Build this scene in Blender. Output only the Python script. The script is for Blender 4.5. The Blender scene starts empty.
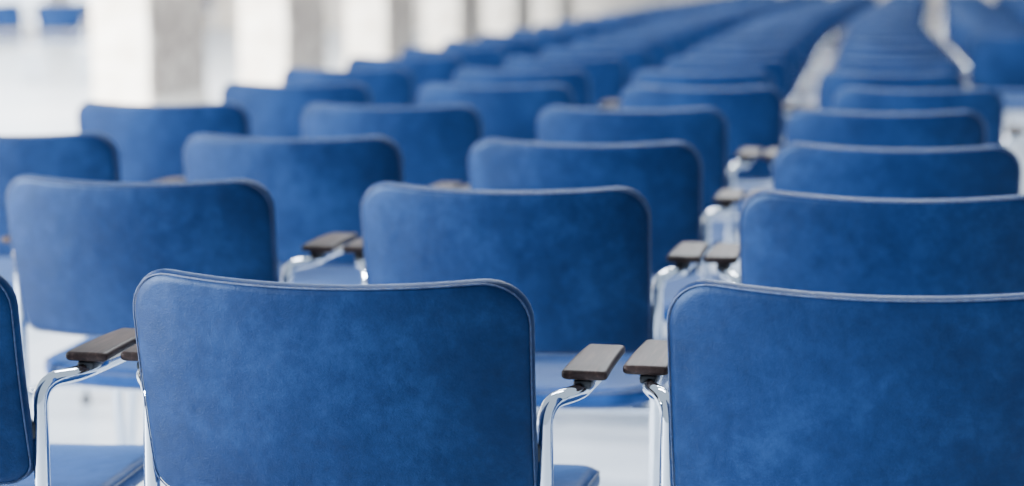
import bpy, bmesh, math, random
from mathutils import Vector, Matrix
random.seed(4)
S = bpy.context.scene
COL = S.collection

# ------------------------------------------------------------ materials
def new_mat(name):
    m = bpy.data.materials.new(name); m.use_nodes = True
    nt = m.node_tree; nt.nodes.clear()
    out = nt.nodes.new('ShaderNodeOutputMaterial')
    b = nt.nodes.new('ShaderNodeBsdfPrincipled')
    nt.links.new(b.outputs[0], out.inputs[0])
    return m, nt, b

def ramp(nt, fac, stops):
    r = nt.nodes.new('ShaderNodeValToRGB')
    while len(r.color_ramp.elements) < len(stops): r.color_ramp.elements.new(0.5)
    for e, (p, c) in zip(r.color_ramp.elements, stops):
        e.position = p; e.color = (*c, 1)
    nt.links.new(fac, r.inputs[0]); return r

def noise(nt, vec, scale, detail=4, rough=.55, w=None, dist=0):
    n = nt.nodes.new('ShaderNodeTexNoise')
    if w is not None:
        n.noise_dimensions = '4D'; nt.links.new(w, n.inputs['W'])
    n.inputs['Scale'].default_value = scale; n.inputs['Detail'].default_value = detail
    n.inputs['Roughness'].default_value = rough; n.inputs['Distortion'].default_value = dist
    nt.links.new(vec, n.inputs['Vector']); return n

def velvet(name, dark, mid, light):
    m, nt, b = new_mat(name)
    tc = nt.nodes.new('ShaderNodeTexCoord'); oi = nt.nodes.new('ShaderNodeObjectInfo')
    w = nt.nodes.new('ShaderNodeMath'); w.operation = 'MULTIPLY'; w.inputs[1].default_value = 60
    nt.links.new(oi.outputs['Random'], w.inputs[0])
    n1 = noise(nt, tc.outputs['Object'], 6, 6, .62, w.outputs[0], .4)
    n2 = noise(nt, tc.outputs['Object'], 45, 5, .75, w.outputs[0], .2)
    mx = nt.nodes.new('ShaderNodeMath'); mx.operation = 'MULTIPLY_ADD'; mx.inputs[1].default_value = .45
    nt.links.new(n2.outputs['Fac'], mx.inputs[0])
    s = nt.nodes.new('ShaderNodeMath'); s.operation = 'MULTIPLY'; s.inputs[1].default_value = .55
    nt.links.new(n1.outputs['Fac'], s.inputs[0]); nt.links.new(s.outputs[0], mx.inputs[2])
    r = ramp(nt, mx.outputs[0], [(.36, dark), (.5, mid), (.66, light)])
    nt.links.new(r.outputs[0], b.inputs['Base Color'])
    b.inputs['Roughness'].default_value = .48
    b.inputs['Specular IOR Level'].default_value = .22
    b.inputs['Specular Tint'].default_value = (.35, .6, 1, 1)
    b.inputs['Sheen Weight'].default_value = .15
    b.inputs['Sheen Roughness'].default_value = .32
    b.inputs['Sheen Tint'].default_value = (.25, .5, 1, 1)
    n3 = noise(nt, tc.outputs['Object'], 420, 3, .6)
    n4 = noise(nt, tc.outputs['Object'], 14, 3, .5, w.outputs[0])
    bm1 = nt.nodes.new('ShaderNodeBump'); bm1.inputs['Strength'].default_value = .25; bm1.inputs['Distance'].default_value = .002
    nt.links.new(n3.outputs['Fac'], bm1.inputs['Height'])
    bm2 = nt.nodes.new('ShaderNodeBump'); bm2.inputs['Strength'].default_value = .35; bm2.inputs['Distance'].default_value = .01
    nt.links.new(n4.outputs['Fac'], bm2.inputs['Height']); nt.links.new(bm1.outputs[0], bm2.inputs['Normal'])
    nt.links.new(bm2.outputs[0], b.inputs['Normal'])
    return m

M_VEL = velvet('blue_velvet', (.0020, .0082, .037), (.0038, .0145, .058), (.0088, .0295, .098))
M_SEAT_LIT = velvet('blue_velvet_seat', (.006, .028, .105), (.009, .038, .14), (.017, .062, .20))  # same velvet, overhead light on the seat put into a lighter colour
m, nt, b = new_mat('piping_blue'); M_PIP = m
b.inputs['Roughness'].default_value = .6
b.inputs['Sheen Weight'].default_value = .2
tc = nt.nodes.new('ShaderNodeTexCoord'); n = noise(nt, tc.outputs['Object'], 160, 2)
r = ramp(nt, n.outputs['Fac'], [(.4, (.005, .020, .075)), (.70, (.022, .062, .17))]); nt.links.new(r.outputs[0], b.inputs['Base Color'])

m, nt, b = new_mat('chrome'); M_CHR = m
b.inputs['Base Color'].default_value = (.76, .82, .90, 1); b.inputs['Metallic'].default_value = 1
tc = nt.nodes.new('ShaderNodeTexCoord'); n = noise(nt, tc.outputs['Object'], 30, 3)
r = ramp(nt, n.outputs['Fac'], [(.3, (.04,)*3), (.7, (.08,)*3)]); nt.links.new(r.outputs[0], b.inputs['Roughness'])

m, nt, b = new_mat('dark_wood'); M_WOOD = m
tc = nt.nodes.new('ShaderNodeTexCoord'); mp = nt.nodes.new('ShaderNodeMapping')
mp.inputs['Scale'].default_value = (90, 6, 90); nt.links.new(tc.outputs['Object'], mp.inputs['Vector'])
n = noise(nt, mp.outputs[0], 1.6, 6, .6)
r = ramp(nt, n.outputs['Fac'], [(.3, (.014, .007, .006)), (.55, (.034, .018, .015)), (.75, (.085, .047, .038))])
nt.links.new(r.outputs[0], b.inputs['Base Color']); b.inputs['Roughness'].default_value = .48
b.inputs['Specular IOR Level'].default_value = .24
bm = nt.nodes.new('ShaderNodeBump'); bm.inputs['Strength'].default_value = .15; bm.inputs['Distance'].default_value = .001
nt.links.new(n.outputs['Fac'], bm.inputs['Height']); nt.links.new(bm.outputs[0], b.inputs['Normal'])

m, nt, b = new_mat('black_plastic'); M_BLK = m
tc = nt.nodes.new('ShaderNodeTexCoord'); n = noise(nt, tc.outputs['Object'], 60, 2)
r = ramp(nt, n.outputs['Fac'], [(.3, (.012, .013, .016)), (.7, (.025, .026, .03))]); nt.links.new(r.outputs[0], b.inputs['Base Color'])
b.inputs['Roughness'].default_value = .45

m, nt, b = new_mat('pale_stone_floor'); M_FLR = m
tc = nt.nodes.new('ShaderNodeTexCoord')
n = noise(nt, tc.outputs['Object'], .8, 6, .6)
r = ramp(nt, n.outputs['Fac'], [(.3, (.63, .70, .79)), (.7, (.77, .82, .89))])
bk = nt.nodes.new('ShaderNodeTexBrick'); bk.offset = 0; bk.inputs['Scale'].default_value = 1
bk.inputs['Brick Width'].default_value = .9; bk.inputs['Row Height'].default_value = .9
bk.inputs['Mortar Size'].default_value = .008; bk.inputs['Mortar'].default_value = (.34, .42, .52, 1)
nt.links.new(tc.outputs['Object'], bk.inputs['Vector'])
nt.links.new(r.outputs[0], bk.inputs['Color1']); nt.links.new(r.outputs[0], bk.inputs['Color2'])
nt.links.new(bk.outputs['Color'], b.inputs['Base Color']); b.inputs['Roughness'].default_value = .3

def stone(name, c1, c2, c3, sc=2.5, rough=.6, dist=1.5):
    m, nt, b = new_mat(name)
    tc = nt.nodes.new('ShaderNodeTexCoord')
    n = noise(nt, tc.outputs['Object'], sc, 8, .65, dist=dist)
    r = ramp(nt, n.outputs['Fac'], [(.3, c1), (.5, c2), (.7, c3)])
    nt.links.new(r.outputs[0], b.inputs['Base Color']); b.inputs['Roughness'].default_value = rough
    return m
M_PIER = stone('pale_limestone', (.58, .50, .41), (.82, .76, .67), (.92, .88, .82), 3.2)
M_MARB = stone('brown_marble', (.11, .09, .08), (.28, .23, .19), (.66, .60, .52), 3.5, .4, 2.5)
M_WALL = stone('warm_plaster', (.62, .57, .51), (.72, .67, .61), (.80, .76, .70), 1.2)
M_FARW = stone('beige_plaster', (.50, .46, .41), (.62, .57, .51), (.72, .67, .61), .8)
m, nt, b = new_mat('daylit_frosted_glass'); M_PANEL = m  # self-glowing glass for the added luminous panels
tc = nt.nodes.new('ShaderNodeTexCoord'); n = noise(nt, tc.outputs['Object'], .9, 3)
r = ramp(nt, n.outputs['Fac'], [(.35, (.72, .86, 1)), (.65, (.95, .98, 1))])
b.inputs['Base Color'].default_value = (.8, .88, .95, 1); b.inputs['Roughness'].default_value = .4
nt.links.new(r.outputs[0], b.inputs['Emission Color']); b.inputs['Emission Strength'].default_value = 2.6

# ------------------------------------------------------------ mesh helpers
def mesh_obj(name, bm, mat, smooth=True, link=True):
    me = bpy.data.meshes.new(name)
    bmesh.ops.recalc_face_normals(bm, faces=bm.faces[:])
    bm.to_mesh(me); bm.free()
    me.materials.append(mat)
    for p in me.polygons: p.use_smooth = smooth
    o = bpy.data.objects.new(name, me)
    if link: COL.objects.link(o)
    return o

def rrect(w, h, rs, n=8):
    pts = []
    for (sx, sy), r, a0 in zip([(1, 1), (-1, 1), (-1, -1), (1, -1)], rs, [0, 90, 180, 270]):
        cx, cy = sx*(w/2-r), sy*(h/2-r)
        for i in range(n+1):
            a = math.radians(a0+90*i/n)
            pts.append((cx+r*math.cos(a), cy+r*math.sin(a)))
    res = []
    L = len(pts)
    for i in range(L):
        a = Vector(pts[i]); c = Vector(pts[(i+1) % L]); d = (c-a).length
        k = max(1, int(d/.02))
        for j in range(k): res.append(tuple(a.lerp(c, j/k)))
    return res

def pillow(name, outline, t, edge, fn, mat, rings=(.0, .2, .4, .6, .75, .86)):
    bm = bmesh.new()
    ol = [Vector(p) for p in outline]; n = len(ol)
    mw = max(abs(p.x) for p in ol); mh = max(abs(p.y) for p in ol)
    def inset(p, d):
        return Vector((p.x*(1-d/mw), p.y*(1-d/mh)))
    layers = []
    for s in rings[1:]: layers.append(([inset(p, edge)*s for p in ol], t/2))
    K = 5
    for i in range(K+1):
        a = math.pi/2*i/K
        layers.append(([inset(p, edge*(1-math.sin(a))) for p in ol], (t/2-edge)+edge*math.cos(a)))
    bott = [(l, -z) for l, z in reversed(layers)]
    if t/2-edge < 1e-5: bott = bott[1:]
    rows = []
    for l, z in layers+bott:
        rows.append([bm.verts.new(fn(p.x, p.y, z)) for p in l])
    for a, b_ in zip(rows, rows[1:]):
        for i in range(n):
            j = (i+1) % n
            bm.faces.new((a[i], a[j], b_[j], b_[i]))
    for row, z in ((rows[0], t/2), (rows[-1], -t/2)):
        c = bm.verts.new(fn(0, 0, z))
        for i in range(n): bm.faces.new((row[i], row[(i+1) % n], c))
    return mesh_obj(name, bm, mat)

def tube(name, pts, r, mat, seg=12, closed=False):
    bm = bmesh.new(); P = [Vector(p) for p in pts]; n = len(P)
    T = []
    for i in range(n):
        if closed: d = P[(i+1) % n]-P[i-1]
        else: d = P[min(i+1, n-1)]-P[max(i-1, 0)]
        T.append(d.normalized())
    up = Vector((0, 0, 1)) if abs(T[0].z) < .9 else Vector((1, 0, 0))
    N = (up-T[0]*up.dot(T[0])).normalized(); rows = []
    for i in range(n):
        N = (N-T[i]*N.dot(T[i])).normalized(); B = T[i].cross(N)
        rows.append([bm.verts.new(P[i]+N*r*math.cos(2*math.pi*k/seg)+B*r*math.sin(2*math.pi*k/seg)) for k in range(seg)])
    rng = range(n) if closed else range(n-1)
    for i in rng:
        a, b_ = rows[i], rows[(i+1) % n]
        for k in range(seg):
            l = (k+1) % seg
            bm.faces.new((a[k], a[l], b_[l], b_[k]))
    if not closed:
        bm.faces.new(rows[0]); bm.faces.new(rows[-1][::-1])
    return mesh_obj(name, bm, mat)

def fillet(pts, rad, n=8):
    P = [Vector(p) for p in pts]; out = [P[0]]
    for i in range(1, len(P)-1):
        a, b_, c = P[i-1], P[i], P[i+1]
        d = min(rad, (a-b_).length*.49, (c-b_).length*.49)
        p = b_+(a-b_).normalized()*d; q = b_+(c-b_).normalized()*d
        for k in range(n+1):
            t = k/n; out.append(p.lerp(b_, t).lerp(b_.lerp(q, t), t))
    out.append(P[-1]); return out

def box_bm(sx, sy, sz, bev=.0, z0=0):
    bm = bmesh.new(); bmesh.ops.create_cube(bm, size=1)
    for v in bm.verts: v.co = Vector((v.co.x*sx, v.co.y*sy, (v.co.z+.5)*sz+z0))
    if bev: bmesh.ops.bevel(bm, geom=bm.edges[:], offset=bev, segments=3, affect='EDGES', profile=.5)
    return bm

# ------------------------------------------------------------ chair prototype
BW, BH = .484, .290
TILT = math.radians(11)
BZ = .545
def back_fn(x, y, z):
    v = y+BH/2
    u = x/(BW/2)
    dip = -.012*(1-u*u)*max(0, y/(BH/2))**2
    nar = 1-.02*(1-v/BH)
    fwd = .050*(u*u)
    yy = -.165-math.sin(TILT)*v - z*math.cos(TILT)+fwd-.006*math.sin(v/BH*math.pi)
    zz = BZ+(v+dip)*math.cos(TILT)-z*math.sin(TILT)*.8
    return Vector((x*nar, yy, zz))

SW, SD = .482, .46
def seat_fn(x, y, z):
    u = x/(SW/2); v = y/(SD/2)
    zz = .466+z+.010*u*u-.006*(1-v*v)
    if v > .3: zz -= .025*((v-.3)/.7)**2
    zz += .010*v
    return Vector((x, y+.12, zz))

def make_chair():
    root = bpy.data.objects.new('conference_chair', None); COL.objects.link(root)
    root.empty_display_size = .2
    parts = []
    def add(o, par=root):
        o.parent = par; parts.append(o); return o
    ol = rrect(BW, BH, (.058, .058, .03, .03), 8)
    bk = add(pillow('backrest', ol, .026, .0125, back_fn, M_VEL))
    pipe = [back_fn(x*.991, y*.986, .0105) for x, y in ol]
    add(tube('backrest_piping', pipe, .0010, M_PIP, 6, True), bk)
    ol = rrect(SW, SD, (.07, .07, .08, .08), 8)
    st = add(pillow('seat', ol, .038, .018, seat_fn, M_SEAT_LIT))
    pipe = [seat_fn(x*.992, y*.992, .010) for x, y in ol]
    add(tube('seat_piping', pipe, .002, M_PIP, 6, True), st)
    for s in (1, -1):
        path = [(s*.2445, -.165, .006), (s*.2445, -.125, .42), (s*.2445, -.118, .671), (s*.276, -.070, .673), (s*.280, .07, .673)]
        add(tube('side_frame', fillet(path, .032), .0100, M_CHR, 14))
        path = [(s*.2445, -.127, .420), (s*.236, -.07, .428), (s*.236, .245, .428), (s*.236, .295, .006)]
        add(tube('front_leg', fillet(path, .045), .0100, M_CHR, 12))
        fn = lambda x, y, z, s=s: Vector((s*.280+x*(1-.9*y), y+.020, z+.691+.003*math.cos(y*14)))
        pad = add(pillow('armrest', rrect(.052, .170, (.006,)*4, 4), .012, .0045, fn, M_WOOD, (.0, .5)))
        bm = box_bm(.022, .030, .012, .004, .674)
        for v in bm.verts: v.co += Vector((s*.277, -.045, 0))
        add(mesh_obj('armrest_bracket', bm, M_BLK), pad)
        bm = box_bm(.014, .030, .022, .004, .600)
        for v in bm.verts: v.co += Vector((s*.232, -.117, 0))
        add(mesh_obj('back_bracket', bm, M_BLK))
        for xx, yy in ((s*.2445, -.165), (s*.236, .295)):
            bm = bmesh.new()
            bmesh.ops.create_cone(bm, cap_ends=True, segments=16, radius1=.016, radius2=.012, depth=.02)
            for v in bm.verts: v.co += Vector((xx, yy, .010))
            add(mesh_obj('foot_cap', bm, M_BLK))
    add(tube('crossbar', [(-.236, -.03, .428), (.236, -.03, .428)], .009, M_CHR, 10))
    add(tube('crossbar', [(-.236, .20, .428), (.236, .20, .428)], .009, M_CHR, 10))
    return root, parts

proto, pparts = make_chair()
proto['category'] = 'chair'

def copy_chair(x, y, rot, label, group):
    m = {proto: proto.copy()}
    COL.objects.link(m[proto])
    for p in pparts:
        c = p.copy(); m[p] = c; COL.objects.link(c)
    for p in pparts: m[p].parent = m[p.parent]
    r = m[proto]; r.location = (x, y, 0); r.rotation_euler = (0, 0, rot)
    r['label'] = label; r['category'] = 'chair'; r['group'] = group
    return r

LAB = 'blue velvet conference chair with chrome tube arms and dark wooden armrests'
X = [[None, -1.306, -.678, -.051],
     [None, -1.312, -.679, -.058],
     [-1.947, -1.322, -.694, -.073],
     [-1.987, -1.365, -.742, -.118],
     [-1.915, -1.288, -.670, -.048],
     [-2.01, -1.39, -.767, -.145]]
NR = 27
while len(X) < NR:
    k = len(X)-6
    d = -.06-min(.2, .03*k)
    X.append([-1.98+d, -1.345+d, -.715+d, -.085+d])
rowY = [2.06, 3.01, 3.84, 4.77, 5.65, 6.50, 7.38]
while len(rowY) < NR: rowY.append(rowY[-1]+.88)
DY = {(0, 3): .055, (0, 2): .012}
TOPY = .165+math.sin(TILT)*BH
first = True
for ri, y in enumerate(rowY):
    xs = [(x, c) for c, x in enumerate(X[ri]) if x is not None]
    if ri >= 9: xs += [(X[ri][3]+.635*(k+1), 4+k) for k in range(2 if ri < 15 else 4)]
    for x, c in xs:
        j = 0 if ri < 6 else 1
        jx = random.uniform(-.003, .003)*j; jy = random.uniform(-.012, .012); jr = random.uniform(-.006, .006)
        if ri < 2: jr *= .3; jy = 0
        jy += DY.get((ri, c), 0)
        lab = LAB
        if ri == 0 and c == 3: lab = 'blue velvet conference chair with scuffed mottled back and dark armrests'
        if first:
            proto.location = (x+jx, y+TOPY+jy, 0); proto.rotation_euler = (0, 0, jr)
            proto['label'] = lab; proto['group'] = 'rows of blue conference chairs'; first = False
        else:
            copy_chair(x+jx, y+TOPY+jy, jr, lab, 'rows of blue conference chairs')
for (x, y) in [(-8.6, 18.3), (-8.6, 19.3), (-9.3, 18.4), (-9.4, 14.6), (-10.2, 14.7), (-11.6, 28.5), (-12.3, 28.6), (-11.7, 30)]:
    copy_chair(x, y, .3, 'blue velvet chair standing beyond the stone piers', 'blue chairs beyond the piers')

# ------------------------------------------------------------ setting
def box_obj(name, sx, sy, sz, loc, mat, bev=0, kind=None):
    o = mesh_obj(name, box_bm(sx, sy, sz, bev), mat, smooth=False); o.location = loc
    if kind: o['kind'] = kind
    return o
box_obj('floor', 34, 46, .2, (-1, 16, -.2), M_FLR, kind='structure')
box_obj('wall_far', 34, .3, 5.5, (-1, 36, 0), M_FARW, kind='structure')
box_obj('wall_left', .3, 40, 5.5, (-14, 16, 0), M_WALL, kind='structure')
box_obj('baseboard_left', .04, 40, .2, (-13.83, 16, 0), M_FARW, kind='structure')
for i, y in enumerate([17.5, 20.9, 24.3, 27.7, 31.1]):
    box_obj('window_%d' % (i+1), .04, 2.3, 3.6, (-13.83, y, .3), M_PANEL, kind='structure')  # luminous panels added on the wall to brighten the far left

for i, y in enumerate([14.2, 17.5, 20.9, 24.3, 27.7, 31.1]):
    root = bpy.data.objects.new('stone_pier', None); COL.objects.link(root)
    root.location = (-6.19, y+.6, 0)
    root['label'] = 'pale limestone pier with brown marble side cladding'; root['category'] = 'pillar'
    root['group'] = 'row of stone piers'
    for nm, (sx, sy, sz, x0, z0), mt in [('shaft', (.46, 1.24, 4.4, 0, .14), M_PIER), ('plinth', (.50, 1.28, .14, 0, 0), M_PIER),
                                 ('side_cladding', (.02, 1.16, 4.2, .24, .16), M_MARB), ('capital', (.6, 1.38, .2, 0, 4.54), M_PIER)]:
        o = mesh_obj(nm, box_bm(sx, sy, sz, .008, z0), mt, smooth=False)
        o.parent = root; o.location = (x0, 0, 0)

# ------------------------------------------------------------ light
w = bpy.data.worlds.new('World'); S.world = w; w.use_nodes = True
bg = w.node_tree.nodes['Background']; bg.inputs[0].default_value = (.70, .84, 1, 1); bg.inputs[1].default_value = .84
def area(name, loc, target, size, sy, power, col):
    l = bpy.data.lights.new(name, 'AREA'); l.shape = 'RECTANGLE'; l.size = size; l.size_y = sy
    l.energy = power; l.color = col
    o = bpy.data.objects.new(name, l); COL.objects.link(o); o.location = loc
    o.rotation_euler = (Vector(target)-Vector(loc)).to_track_quat('-Z', 'Y').to_euler()
    return o
area('window_light', (-10, -1.2, 3.0), (-1.2, 5, .6), 2.5, 2, 6600, (.86, .93, 1))
area('hall_light', (-10, 12, 4.8), (-9, 20, 0), 6, 18, 8500, (1, .96, .90))
for y in (5.5, 10.5, 15.5, 21):
    area('skylight', (-1, y, 5.2), (-1, y+.01, 0), 3.2, .6, 420, (.92, .96, 1))  # unseen overhead softboxes, added for glints on the chrome

# ------------------------------------------------------------ camera
cam = bpy.data.cameras.new('camera'); co = bpy.data.objects.new('camera', cam); COL.objects.link(co)
cam.sensor_width = 36; cam.lens = 68.55
co.location = (0, 0, .82+.353)
co.rotation_euler = (Matrix.Rotation(math.radians(12.26), 3, 'Z') @ Matrix.Rotation(math.radians(90-8.1), 3, 'X') @ Matrix.Rotation(math.radians(-.2), 3, 'Z')).to_euler()
cam.dof.use_dof = True; cam.dof.focus_distance = 2.35; cam.dof.aperture_fstop = 2.7
cam.clip_end = 200
S.camera = co
